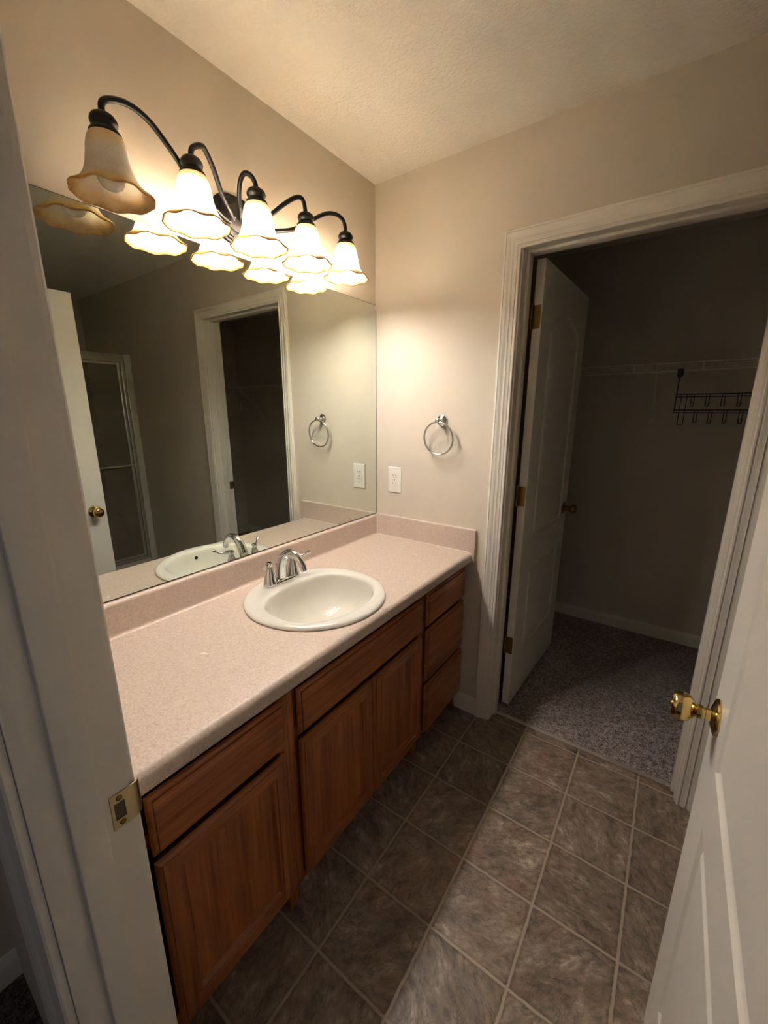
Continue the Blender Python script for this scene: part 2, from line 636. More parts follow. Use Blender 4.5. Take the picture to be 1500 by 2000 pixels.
def strike(parent, x, sx, yc, zc, hw, lip_dir):
    """brass strike plate on the jamb face x; sx is the direction out of the jamb, lip_dir the side with the curved lip"""
    bm = bmesh.new()
    y0, y1 = yc - hw, yc + hw
    th = .0016
    z0, z1 = zc - .0285, zc + .0285
    hy0, hy1, hz0, hz1 = yc - hw * .72, yc + hw * .30, zc - .0135, zc + .0135
    for (a0, a1, c0, c1) in ((y0, y1, hz1, z1), (y0, y1, z0, hz0), (y0, hy0, hz0, hz1), (hy1, y1, hz0, hz1)):
        box(bm, min(x, x + sx * th), max(x, x + sx * th), a0, a1, c0, c1)
    # curved lip running out past the jamb edge
    ye = y1 if lip_dir > 0 else y0
    ln = .016
    loops = []
    for i in range(7):
        s = i / 6
        yy = ye + lip_dir * ln * math.sin(s * PI / 2) * 0.9
        xx = x - sx * ln * 0.75 * (1 - math.cos(s * PI / 2))
        zz = .0285 - .004 * s
        loops.append([(xx, yy, zc - zz), (xx, yy, zc + zz), (xx + sx * th, yy, zc + zz), (xx + sx * th, yy, zc - zz)])
    ring_loops(bm, loops)
    sp_ = obj('strike_plate', bm, 'strike_brass', parent, 30)
    bm = nbox(min(x - sx * .001, x + sx * .0006), max(x - sx * .001, x + sx * .0006), hy0, hy1, hz0, hz1)
    obj('latch_hole', bm, 'raw_wood', sp_)
    for s in (-1, 1):
        bm = lathe(bmesh.new(), [(0, 0), (.0042, 0), (.0040, .0008), (.0030, .0012), (.0028, .0007), (0, .0007)], (x + sx * th, yc - hw * .15, zc + s * .0205), (sx, 0, 0), 14)
        obj('screw', bm, 'old_brass', sp_)
    return sp_


strike(j1, CX1, -1, .1035, .93, .016, 1)

b = nbox(EX0 - .018, EX0, YH + .0005, YF - .0005, 0, DZ, .0018)
box(b, EX1, EX1 + .018, YH + .0005, YF - .0005, 0, DZ)
box(b, EX0 - .018, EX1 + .018, YH + .0005, YF - .0005, DZ, DZ + .0175)
box(b, EX0, EX0 + .0115, YF - .074, YF - .037, 0, DZ - .011, .0025)
box(b, EX1 - .0115, EX1, YF - .074, YF - .037, 0, DZ - .011, .0025)
box(b, EX0, EX1, YF - .074, YF - .037, DZ - .011, DZ, .0025)
j2 = struct('trim_3', b, 'trim', 'white entry door jamb at the left edge, with brass strike plate', 'door jamb')
strike(j2, EX0, 1, YF - .0135, .9165, .0135, 1)
b = sweep_casing(bmesh.new(), EX0 - .006, EX1 + .006, DZ - .005, YF, CASING, 1)
struct('trim_4', b, 'trim', 'white casing on the bathroom side of the entry doorway', 'door casing', 25)
HALLC = [(u, d * 1.25) for u, d in CASING]
b = sweep_casing(bmesh.new(), EX0 - .006, EX1 + .006, DZ - .005, YH, HALLC, -1)
struct('trim_5', b, 'trim', 'shaded casing on the hall side of the entry doorway', 'door casing', 25)
b = nbox(CX0, CX1, .058, .078, 0, .0075, .003)
struct('trim_6', b, 'rail_metal', 'pale metal strip between the vinyl tiles and the closet carpet', 'threshold')
b = baseboard(bmesh.new(), (.50, 0), (CX0 - .006 - .0655, 0), (0, -1))
struct('baseboard_back', b, 'trim', 'short white baseboard between vanity and closet casing', 'baseboard', 25)
b = baseboard(bmesh.new(), (CX1 + .0715, 0), (2.5, 0), (0, -1))
struct('baseboard_right', b, 'trim', 'white baseboard right of the closet doorway, behind the entry door', 'baseboard', 25)
b = baseboard(bmesh.new(), (0, 1.36), (3.0, 1.36), (0, -1))
struct('baseboard_closet', b, 'trim', 'white baseboard along the closet wall', 'baseboard', 25)
b = baseboard(bmesh.new(), (0, -3.4), (0, YH), (1, 0))
struct('baseboard_left', b, 'trim', 'baseboard in the dim hall, lower left edge', 'baseboard', 25)


# ------------------------------------------------------------------ doors
def panel_outline(y0, y1, z0, z1, rise, t, n=24):
    """closed outline of a door panel inset by t; the top carries an eyebrow arch of the given rise"""
    a0, a1, c0, c1 = y0 + t, y1 - t, z0 + t, z1 - t
    pts = [(a0, c0), (a1, c0)]
    for k in range(n + 1):
        s = k / n
        y = a1 + (a0 - a1) * s
        q = abs(2 * s - 1)
        z = c1
        if rise > 0:
            z += rise * (1 - q ** 2.2)
        pts.append((y, z))
    return pts


def door_slab(name, w, z0, z1, th, panels, place):
    """slab in local coords: y 0..w along the door, x 0..-th through it; panels (y0, y1, z0, z1, rise) on both faces"""
    bm = bmesh.new()
    prof = [(0, 0), (.004, .0035), (.010, .0075), (.016, .0090), (.021, .0090), (.030, .0025), (.033, .0010), (.037, .0008)]
    sides = []
    for face in (0, 1):
        X = (lambda d: -d) if face == 0 else (lambda d: -th + d)
        outer = [bm.verts.new((X(0), y, z)) for y, z in ((0, z0), (w, z0), (w, z1), (0, z1))]
        edges = [bm.edges.new((outer[k], outer[(k + 1) % 4])) for k in range(4)]
        sides.append(outer)
        for (a, c, d, e, r) in panels:
            prev = None
            for i, (tt, dep) in enumerate(prof):
                vs = [bm.verts.new((X(dep), y, z)) for y, z in panel_outline(a, c, d, e, r, tt)]
                n = len(vs)
                if prev is None:
                    edges += [bm.edges.new((vs[k], vs[(k + 1) % n])) for k in range(n)]
                else:
                    for k in range(n):
                        bm.faces.new((prev[k], prev[(k + 1) % n], vs[(k + 1) % n], vs[k]))
                prev = vs
            bmesh.ops.triangle_fill(bm, use_beauty=True, use_dissolve=False, edges=[bm.edges.get((prev[k], prev[(k + 1) % n])) for k in range(n)])
        bmesh.ops.triangle_fill(bm, use_beauty=True, use_dissolve=False, edges=edges)
    a, c = sides
    for k in range(4):
        bm.faces.new((a[k], a[(k + 1) % 4], c[(k + 1) % 4], c[k]))
    bm.transform(place)
    return struct_door(name, bm)


DOOR_LABEL = {'door_1': 'white two-panel closet door standing open into the dark closet',
              'door_2': 'white two-panel entry door swung open at the right edge, brass knob'}


def struct_door(name, bm):
    o = obj(name, bm, 'door', None, 22)
    return tag(o, DOOR_LABEL[name], 'door', kind='structure')


def knob_set(parent, p, d, mat):
    """round door knob on a door face at p, pointing along d"""
    r = lathe(bmesh.new(), [(0, 0), (.0330, 0), (.0335, .0025), (.0320, .0055), (.027, .0075), (.024, .0082), (.018, .0105), (.0135, .0115), (0, .0115)], p, d, 40)
    ro = obj('rosette', r, mat, parent, 30)
    prof = [(0, .010), (.0115, .010), (.0115, .019), (.0095, .0195), (.0095, .0225), (.0122, .023), (.0122, .030), (.0115, .032), (.0135, .0345), (.0185, .0385), (.0232, .0430),
            (.0258, .0485), (.0266, .0545), (.0262, .0605), (.0245, .0655), (.0215, .0690), (.0195, .0700), (.0190, .0685), (.0165, .0685), (.0135, .0695), (.006, .0700),
            (.0055, .0712), (.0035, .0716), (.003, .074), (0, .0745)]
    obj('door_knob', lathe(bmesh.new(), prof, p, d, 40), mat, ro, 35)


def hinge(parent, pin, zc, leaf_x, mat='old_brass', jx=None):
    """butt hinge: barrel at the pin, one leaf on the door edge (leaf_x = x0, x1, y0, y1)"""
    bm = bmesh.new()
    for k in range(5):
        a = zc - .0445 + k * .0178
        lathe(bm, [(0, a + .0004), (.0058, a + .0004), (.0062, a + .001), (.0062, a + .0168), (.0058, a + .0174), (0, a + .0174)], (pin[0], pin[1], 0), (0, 0, 1), 14)
    for s in (-1, 1):
        lathe(bm, [(0, .0445), (.0048, .0445), (.0052, .047), (.003, .0495), (0, .050)], (pin[0], pin[1], zc), (0, 0, s), 12)
    h = obj('hinge', bm, mat, parent, 35)
    x0, x1, y0, y1 = leaf_x
    obj('hinge_leaf', nbox(x0, x1, y0, y1, zc - .0445, zc + .0445, .0006, 1), mat, h)
    return h


# closet door: pin on the left jamb at the closet face, opened a little under ninety degrees
pin1 = Vector((CX0 + .007, YC + .006, 0))
W1, T1 = .722, .035
ang = math.radians(90 - 2.6)
# local slab frame: y along the door from the hinge, x=0 the face seen from the doorway
place = Matrix.Translation(pin1) @ Matrix.Rotation(ang - PI / 2, 4, 'Z') @ Matrix.Translation((.041, .004, 0))
d1 = door_slab('door_1', W1, .022, 2.045, T1, [(.130, W1 - .115, .275, .715, 0), (.130, W1 - .115, .872, 1.825, .068)], place)
for zc in (1.835, 1.095, .350):
    hinge(d1, (pin1.x, pin1.y), zc, (.6965, .7265, YC + .0075, YC + .0102))
kp = place @ Vector((0, W1 - .062, .925))
kd = (place.to_3x3() @ Vector((1, 0, 0))).normalized()
knob_set(d1, kp, kd, 'old_brass')
kp2 = place @ Vector((-T1, W1 - .062, .925))
knob_set(d1, kp2, -kd, 'old_brass')

# entry door: pin on the right jamb at the bathroom face, opened ninety degrees; the face that looks left is seen
pin2 = Vector((EX1 - .003, YF + .006, 0))
W2 = .746
# slab y runs from the hinge towards the far wall, x = 0 is the right-hand face
place2 = Matrix.Translation(pin2) @ Matrix.Translation((-.006, .003, 0))
d2 = door_slab('door_2', W2, .012, 2.045, T1, [(.115, W2 - .135, .26, .745, 0), (.115, W2 - .135, .862, 1.825, .068)], place2)
KZ = .9185
for s, mt in ((-1, 'brass'), (1, 'brass')):
    px = pin2.x - .006 - T1 if s < 0 else pin2.x - .006
    knob_set(d2, Vector((px, pin2.y + .003 + W2 - .058, KZ)), Vector((s, 0, 0)), mt)
for zc in (1.835, 1.095, .350):
    hinge(d2, (pin2.x + .0005, pin2.y), zc, (pin2.x - .040, pin2.x - .004, pin2.y + .0005, pin2.y + .0028), 'brass')

# ------------------------------------------------------------------ vanity cabinets
XF = .508      # face frame front
XD = .535      # door and drawer fronts
ZB, ZT = .105, .7965


def cabinet(name, label, y0, y1, openings):
    c = thing(name, label, 'cabinet', (.26, (y0 + y1) / 2, 0), 'vanity base cabinets')
    bm = bmesh.new()
    box(bm, .003, XF - .019, y0, y0 + .016, 0.0, ZT - .001)
    box(bm, .003, XF - .019, y1 - .016, y1, 0.0, ZT - .001)
    box(bm, .003, XF - .019, y0 + .016, y1 - .016, ZB, ZB + .016)
    obj('carcass', bm, 'oak_v', c, 0)
    st = .036
    ff = obj('frame_stile', nbox(XF - .019, XF, y0, y0 + st, ZB, ZT - .001), 'oak_v', c, 0)
    obj('frame_stile', nbox(XF - .019, XF, y1 - st, y1, ZB, ZT - .001), 'oak_v', c, 0)
    for z0, z1 in [(ZT - .035, ZT - .001), (ZB, ZB + .035)] + [(z - .019, z + .019) for z in openings]:
        back = 0.024 if z1 - z0 > .0375 and ZB + .05 < z0 < ZT - .05 else 0.0  # middle rails set deeper than real ones, to shade the gaps between fronts
        obj('frame_rail', nbox(XF - .0188 - back, XF - .006 - back, y0 + st, y1 - st, z0, z1), 'oak_h', ff, 0)
    obj('toe_kick', nbox(.44, .455, y0 + .016, y1 - .016, 0, ZB - .002), 'oak_h', c, 0)
    return c


def drawer_front(c, y0, y1, z0, z1, name='drawer_front'):
    bm = bmesh.new()
    d = XD - XF
    ring_loops(bm, [rect_x(y0, y1, z0, z1, i, XF + .0005 + a * d) for i, a in
                    ((.011, 0), (.009, .15), (0, .52), (.0015, .64), (.004, .72), (.0075, .80), (.0105, .82), (.0115, .98), (.013, 1.0))])
    return obj(name, bm, 'oak_h', c, 30)


def cabinet_door(c, y0, y1, z0, z1):
    """stile-and-rail door with butt joints, rounded outer edge, beaded inner edge and a flat recessed panel"""
    d = XD - XF
    x0 = XF + .0005
    fw, fa, fb = .056, .011, .043
    outer = [(.009, 0), (.007, .15), (0, .52), (.002, .70), (.006, .83), (.0095, .88), (fa, 1.0)]
    inner = [(fb, 1.0), (.044, .88), (.0495, .85), (.0525, .68), (fw, .45)]

    def strips(bm, sides):
        for prof in (outer, inner):
            lp = [rect_x(y0, y1, z0, z1, i, x0 + a * d) for i, a in prof]
            for p, q in zip(lp[:-1], lp[1:]):
                for k in sides:
                    bm.faces.new([bm.verts.new(v) for v in (p[k], p[(k + 1) % 4], q[(k + 1) % 4], q[k])])

    def flat(bm, ya, yb, za, zb):
        bm.faces.new([bm.verts.new((x0 + d, y, z)) for y, z in ((ya, za), (yb, za), (yb, zb), (ya, zb))])

    bm = bmesh.new()
    strips(bm, (1, 3))
    flat(bm, y0 + fa, y0 + fb, z0 + fa, z1 - fa)
    flat(bm, y1 - fb, y1 - fa, z0 + fa, z1 - fa)
    bm.faces.new([bm.verts.new(v) for v in rect_x(y0, y1, z0, z1, .009, x0)])
    bmesh.ops.remove_doubles(bm, verts=bm.verts, dist=1e-6)
    dr = obj('cabinet_door', bm, 'oak_v', c, 28)
    for k, za, zb in ((0, z0 + fa, z0 + fb), (2, z1 - fb, z1 - fa)):
        bm = bmesh.new()
        strips(bm, (k,))
        flat(bm, y0 + fb, y1 - fb, za, zb)
        bmesh.ops.remove_doubles(bm, verts=bm.verts, dist=1e-6)
        obj('rail', bm, 'oak_h', dr, 28)
    obj('panel', nbox(x0 + .001, x0 + .45 * d, y0 + fw - .004, y1 - fw + .004, z0 + fw - .004, z1 - fw + .004), 'oak_v', dr, 0)
    return dr


cA = cabinet('vanity_cabinet', 'oak drawer-over-door vanity cabinet nearest the entry jamb, one door', -1.4995, -1.0855, [.612])
drawer_front(cA, -1.443, -1.108, .620, .762)
cabinet_door(cA, -1.443, -1.108, .130, .603)
cB = cabinet('vanity_cabinet', 'oak sink base cabinet under the basin, wide false front over two doors', -1.0845, -.3925, [.612])
drawer_front(cB, -1.064, -.413, .620, .762, 'false_front')
cabinet_door(cB, -1.064, -.7412, .130, .603)
cabinet_door(cB, -.7352, -.413, .130, .603)
cC = cabinet('vanity_cabinet', 'oak vanity drawer base of three drawers beside the closet wall', -.3915, -.003, [.612, .361])
drawer_front(cC, -.376, -.026, .622, .770)
drawer_front(cC, -.376, -.026, .368, .606)
drawer_front(cC, -.376, -.026, .115, .352)

# ------------------------------------------------------------------ countertop
SCX, SCY, SCR = .292, -.748, .2415      # sink centre and rim radius
CH = .8395
ct = thing('countertop', 'pinkish beige speckled laminate vanity countertop with backsplash', 'countertop', (.28, -.75, .80))
bm = bmesh.new()
y0, y1 = YF + .0015, -.0015
xb, xf = .002, .536


def hole(z, r, n=64):
    return [bm.verts.new((SCX + r * math.cos(2 * PI * k / n), SCY + r * math.sin(2 * PI * k / n), z)) for k in range(n)]


def plate(z, xfront):
    o = [bm.verts.new(p) for p in ((xb, y0, z), (xfront, y0, z), (xfront, y1, z), (xb, y1, z))]
    h_ = hole(z, SCR - .022)
    es = [bm.edges.new((o[k], o[(k + 1) % 4])) for k in range(4)] + [bm.edges.new((h_[k], h_[(k + 1) % 64])) for k in range(64)]
    bmesh.ops.triangle_fill(bm, use_beauty=True, edges=es)
    return o, h_


o1, h1 = plate(CH, xf)
o2, h2 = plate(ZT, xf)
for k in range(64):
    bm.faces.new((h1[k], h1[(k + 1) % 64], h2[(k + 1) % 64], h2[k]))
prof = [(xf, CH)]
for k in range(1, 9):
    th = PI / 2 * k / 8
    prof.append((xf + .018 * math.sin(th), CH - .018 + .018 * math.cos(th)))
prof += [(xf + .018, ZT + .006), (xf + .016, ZT + .001), (xf + .012, ZT)]
ra, rb = [o1[1]], [o1[2]]
for x, z in prof[1:]:
    ra.append(bm.verts.new((x, y0, z)))
    rb.append(bm.verts.new((x, y1, z)))
ra.append(o2[1])
rb.append(o2[2])
for k in range(len(ra) - 1):
    bm.faces.new((ra[k], rb[k], rb[k + 1], ra[k + 1]))
bm.faces.new([o1[0]] + ra + [o2[0]])
bm.faces.new([o1[3]] + rb + [o2[3]])
bm.faces.new((o1[0], o1[3], o2[3], o2[0]))
obj('counter_top', bm, 'laminate', ct, 50)
# back splash, rounded top, coved foot
BS = .9430
prof = [(.0015, CH + .0005), (.0300, CH + .0005), (.0245, CH + .0025), (.0215, CH + .0065), (.0205, CH + .012), (.0205, BS - .012)]
for k in range(1, 8):
    th = PI / 2 * k / 7
    prof.append((.0085 + .012 * math.cos(th), BS - .012 + .012 * math.sin(th)))
prof += [(.0015, BS)]
bm = bmesh.new()
ring_loops(bm, [[(x, y, z) for x, z in prof] for y in (y0, y1)])
obj('backsplash', bm, 'laminate', ct, 50)
bm = nbox(.0210, .5640, -.0185, -.0015, CH - .0395, .9450, .0012, 2)
# the lower front corner is scribed away over the counter: keep the piece from the counter up except at the front nose
bm.free()
bm = bmesh.new()
outline = [(.0210, CH + .0006), (.5395, CH + .0006), (.5555, CH - .012), (.5560, ZT + .001), (.5640, ZT + .001), (.5640, .9450), (.0210, .9450)]
ring_loops(bm, [[(x, y, z) for x, z in outline] for y in (-.0185, -.0015)])
bmesh.ops.bevel(bm, geom=[e_ for e_ in bm.edges if all(v_.co.z > .94 for v_ in e_.verts)], offset=.0015, segments=2, affect='EDGES')
obj('side_splash', bm, 'laminate', ct, 30)
# bead of white caulk in the corner and along the side splash
bm = bmesh.new()
tube(bm, [(.0222, -.0200, CH + .004), (.0222, -.0200, .936), (.019, -.019, BS + .001)], .0022, 6)
tube(bm, [(.0222, -.0195, CH + .0012), (.538, -.0195, CH + .0012), (.551, -.0195, CH - .006), (.5562, -.0195, CH - .022), (.5565, -.019, ZT + .006)], .0017, 6)
tube(bm, [(.004, -.0025, .9452), (.562, -.0025, .9455)], .0016, 6)
obj('caulk_line', bm, 'plastic', ct)
# two pale worn marks on the laminate
for (mx, my, l, w, a) in ((.2985, -1.1725, .012, .0035, .5), (.355, -.185, .013, .0025, -.5)):
    bm = bmesh.new()
    vs = []
    for k in range(12):
        th = 2 * PI * k / 12
        rr = 1 + .25 * math.sin(3 * th + mx * 50)
        p, q = l * math.cos(th) * rr, w * math.sin(th) * rr
        vs.append((mx + p * math.cos(a) - q * math.sin(a), my + p * math.sin(a) + q * math.cos(a)))
    ring_loops(bm, [[(x, y, CH - .0005) for x, y in vs], [(x, y, CH + .0003) for x, y in vs]])
    obj('worn_mark', bm, 'plastic', ct, 0)

# ------------------------------------------------------------------ sink
sk = thing('sink', 'round white drop-in porcelain bathroom sink set in the countertop', 'sink', (SCX, SCY, CH))
bm = bmesh.new()
N = 96


def rim_loop(r, z):
    return [(SCX + r * math.cos(2 * PI * k / N), SCY + r * math.sin(2 * PI * k / N), z) for k in range(N)]


def bowl_loop(s, z, shift=0.0):
    """bowl outline: rounded front, flattened back; s scales it about its own centre"""
    out = []
    cx, cy = SCX + .036 + shift, SCY
    for k in range(N):
        th = 2 * PI * k / N
        c, q = math.cos(th), math.sin(th)
        n = 2.15 if c > 0 else 2.9
        a = .157 if c > 0 else .160
        bb = .196
        r = (abs(c / a) ** n + abs(q / bb) ** n) ** (-1.0 / n)
        out.append((cx + r * c * s, cy + r * q * s, z))
    return out


RZ = CH + .013
loops = [rim_loop(SCR - .003, CH + .0005), rim_loop(SCR, CH + .003), rim_loop(SCR - .0005, CH + .0065), rim_loop(SCR - .004, CH + .0105), rim_loop(SCR - .010, RZ)]


def lerp_loop(a, c, s, z):
    return [(p[0] + (q[0] - p[0]) * s, p[1] + (q[1] - p[1]) * s, z) for p, q in zip(a, c)]


A, Bw = rim_loop(SCR - .010, RZ), bowl_loop(1.0, RZ)
loops += [lerp_loop(A, Bw, .25, RZ + .0010), lerp_loop(A, Bw, .55, RZ + .0008), lerp_loop(A, Bw, .80, RZ - .0002)]
loops += [bowl_loop(1.0, RZ - .0015), bowl_loop(.975, RZ - .0045), bowl_loop(.957, RZ - .011), bowl_loop(.945, RZ - .022), bowl_loop(.925, RZ - .045),
          bowl_loop(.885, RZ - .075), bowl_loop(.81, RZ - .104), bowl_loop(.68, RZ - .127), bowl_loop(.50, RZ - .141), bowl_loop(.30, RZ - .148), bowl_loop(.125, RZ - .151)]
top_n = len(loops)
# underside shell back up to the rim
loops += [bowl_loop(.125, RZ - .160), bowl_loop(.55, RZ - .150), bowl_loop(.88, RZ - .110), bowl_loop(.98, RZ - .060), bowl_loop(1.03, CH - .012), rim_loop(SCR - .028, CH - .006), rim_loop(SCR - .028, CH + .0002)]
vs = [[bm.verts.new(p) for p in lp] for lp in loops]
for a_, c_ in zip(vs, vs[1:] + vs[:1]):
    for k in range(N):
        bm.faces.new((a_[k], a_[(k + 1) % N], c_[(k + 1) % N], c_[k]))
basin = obj('basin', bm, 'porcelain', sk, 60)
# drain and overflow
dc = (SCX + .036, SCY, RZ - .1515)
obj('drain', lathe(bmesh.new(), [(0, -.004), (.0215, -.004), (.0225, .0015), (.020, .0025), (.0165, .001), (.0150, .0035), (.011, .0048), (0, .0052)], dc, (0, 0, 1), 32), 'chrome', sk, 40)
ovp = Vector((SCX + .036 + .157 * .936, SCY, RZ - .034))
obj('overflow_hole', lathe(bmesh.new(), [(0, .004), (.0065, .004), (.0075, .0025), (.0075, -.004), (0, -.004)], ovp, (-1, 0, .12), 20), 'dark', sk, 40)

# ------------------------------------------------------------------ faucet
FX, FY, FZ = .118, SCY, RZ
fc = thing('faucet', 'chrome two-handle bathroom faucet standing at the back of the sink', 'faucet', (FX, FY, FZ))
bm = bmesh.new()


def stad(s, z, n=48):
    out = []
    for k in range(n):
        th = 2 * PI * k / n
        c, q = math.cos(th), math.sin(th)
        r = (abs(c / .0255) ** 3.2 + abs(q / .0800) ** 3.2) ** (-1 / 3.2)
        out.append((FX + c * r * s, FY + q * r * (1 - (1 - s) * .35), z))
    return out


ring_loops(bm, [stad(1.0, FZ - .0005), stad(1.0, FZ + .005), stad(.97, FZ + .009), stad(.88, FZ + .0125), stad(.70, FZ + .014)])
obj('base_plate', bm, 'chrome', fc, 50)
for s in (-1, 1):
    hy = FY + s * .0545
    hb = lathe(bmesh.new(), [(0, .004), (.0250, .004), (.0250, .008), (.0238, .013), (.0235, .0138), (.0215, .024), (.0178, .040), (.0142, .055), (.0112, .066), (.0098, .070), (.0088, .073), (.0096, .076),
                             (.0112, .080), (.0110, .085), (.0080, .0885), (0, .0895)], (FX, hy, FZ), (0, 0, 1), 32)
    h_ = obj('handle', hb, 'chrome', fc, 40)
    dx, dy = .62, s * .78
    c0 = Vector((FX, hy, FZ + .079))
    pts = [c0 + Vector((dx * q, dy * q, z)) for q, z in ((0, 0), (.014, .001), (.028, .000), (.044, .003), (.058, .009), (.066, .013))]
    bm = bmesh.new()
    tube(bm, spline(pts, 4), [.0085 - .0035 * min(1, k / 9) + (.0022 if k > 15 else 0) for k in range(21)], 14)
    obj('lever', bm, 'chrome', h_, 50)
pts = [(FX - .004, FY, FZ + .008), (FX - .003, FY, FZ + .030), (FX + .002, FY, FZ + .062), (FX + .016, FY, FZ + .094), (FX + .040, FY, FZ + .115), (FX + .068, FY, FZ + .119),
       (FX + .094, FY, FZ + .106), (FX + .112, FY, FZ + .083), (FX + .118, FY, FZ + .068)]
sp_pts = spline(pts, 6)
rad = []
for i in range(len(sp_pts)):
    s = i / (len(sp_pts) - 1)
    rad.append(.0220 * (1 - s) ** 1.5 + .0118 * (1 - (1 - s) ** 1.5))
bm = tube(bmesh.new(), sp_pts, rad, 24)
spo = obj('spout', bm, 'chrome', fc, 50)
obj('aerator', lathe(bmesh.new(), [(0, 0), (.0095, 0), (.0095, .007), (.0080, .0075), (.0078, .004), (0, .004)], Vector(pts[-1]) + Vector((-.0015, 0, .004)), Vector((.006, 0, -.016)), 24), 'nickel', spo, 40)
bm = lathe(bmesh.new(), [(0, -.01), (.0025, -.01), (.0025, .040), (.0055, .042), (.0065, .046), (.0050, .051), (0, .052)], (FX - .0275, FY, FZ + .010), (0, 0, 1), 16)
obj('lift_rod', bm, 'chrome', fc, 40)

# ------------------------------------------------------------------ mirror
mz0, mz1 = .9475, 1.945
mr = thing('mirror', 'large frameless wall mirror above the vanity backsplash', 'mirror', (.003, -.75, 1.45))
obj('glass', nbox(.0035, .0060, YF + .012, -.0045, mz0, mz1), 'mirror', mr, 0)
bm = bmesh.new()
box(bm, .0008, .0034, YF + .0122, -.0047, mz0 + .0002, mz1 - .0002)
box(bm, .0036, .0062, YF + .012, -.0045, mz0 - .0022, mz0 - .0001)
box(bm, .0036, .0061, YF + .012, -.0045, mz1 + .0001, mz1 + .0014)
box(bm, .0036, .0061, -.0044, -.0026, mz0, mz1)
obj('edge_strip', bm, 'mirror_edge', mr, 0)
bm = nbox(.0062, .0095, -.0105, -.0030, mz1 - .022, mz1 - .002, .0015)
obj('clip', bm, 'plastic', mr)

# ------------------------------------------------------------------ vanity light
LX = .115
LY = [-1.160, -.9560, -.7530, -.5490, -.3440]


def tilt(y):
    return .027 * (y + .753)


vl = thing('vanity_light', 'dark bronze five-arm vanity light with bell glass shades above the mirror', 'vanity light', (0, -.745, 2.05))
bm = bmesh.new()


def plate_loop(s, x, n=64):
    out = []
    for k in range(n):
        th = 2 * PI * k / n
        c, q = math.cos(th), math.sin(th)
        r = (abs(c / .090) ** 2.6 + abs(q / .070) ** 2.6) ** (-1 / 2.6)
        out.append((x, -.742 + c * r * s, 2.048 + q * r * s))
    return out


ring_loops(bm, [plate_loop(1.0, .0005), plate_loop(1.0, .006), plate_loop(.97, .009), plate_loop(.90, .0095), plate_loop(.87, .0135), plate_loop(.80, .0150), plate_loop(.77, .019),
                plate_loop(.62, .0225), plate_loop(.58, .0265), plate_loop(.30, .030)])
bp = obj('backplate', bm, 'bronze', vl, 40)
for yy in (-.772, -.712):
    obj('screw', lathe(bmesh.new(), [(0, 0), (.0055, 0), (.0058, .003), (.004, .006), (0, .007)], (.027, yy, 2.046), (1, 0, 0), 16), 'nickel', bp, 40)


def arm_points(i):
    y, dz = LY[i], tilt(LY[i])
    top = (LX, y, 2.094 + dz)
    s = 1 if i > 2 else -1
    if i == 2:
        pts = [(.020, -.748, 2.040), (.040, -.756, 2.056), (.060, -.773, 2.088), (.085, -.785, 2.120), (.104, -.782, 2.138), (LX, -.768, 2.134), (LX, y, 2.118), top]
    elif i in (1, 3):
        k = 0.745
        pts = [(.020, -k + s * .022, 2.036), (.036, -k + s * .045, 2.050), (.060, -k + s * .088, 2.080), (.086, -k + s * .125, 2.116), (.106, -k + s * .160, 2.142),
               (LX, -k + s * .180, 2.144), (LX, y - s * .004, 2.126 + dz), top]
    else:
        k = 0.745
        pts = [(.020, -k + s * .030, 2.030), (.032, -k + s * .070, 2.034), (.050, -k + s * .120, 2.046), (.070, -k + s * .180, 2.064), (.092, -k + s * .240, 2.102),
               (.108, -k + s * .300, 2.138), (LX, -k + s * .345, 2.150), (LX, -k + s * .384, 2.146), (LX, y - s * .002, 2.128 + dz), top]
    return [(px, py, pz + (tilt(py) if 0 < n_ < len(pts) - 2 else 0)) for n_, (px, py, pz) in enumerate(pts)]


SH_OUT = [(.0270, .000), (.0300, .002), (.0345, .008), (.0385, .017), (.0415, .030), (.0435, .045), (.0460, .060), (.0495, .074), (.0545, .087), (.0610, .098), (.0690, .1065), (.0775, .1125), (.0835, .1165)]
SH = SH_OUT + [(.0858, .1192), (.0846, .1216), (.0815, .1205)] + [(r - .0028, h + .0012) for r, h in reversed(SH_OUT[2:-1])] + [(.0285, .0035), (.0262, .002)]
HT = .1216
SUV = [h / HT for r, h in SH]


def shade_mod(th, i):
    h = SH[i][1]
    s = min(1, max(0, (h - .006) / HT))
    flute = -.022 * max(0.0, math.cos(8 * th)) ** 10 * (0.35 + s) * (1 if h > .008 else 0)
    sc_ = .028 * math.cos(8 * th) * s ** 5
    return 1 + flute * (1 - s ** 6) + sc_, -.0035 * math.cos(8 * th) * s ** 6


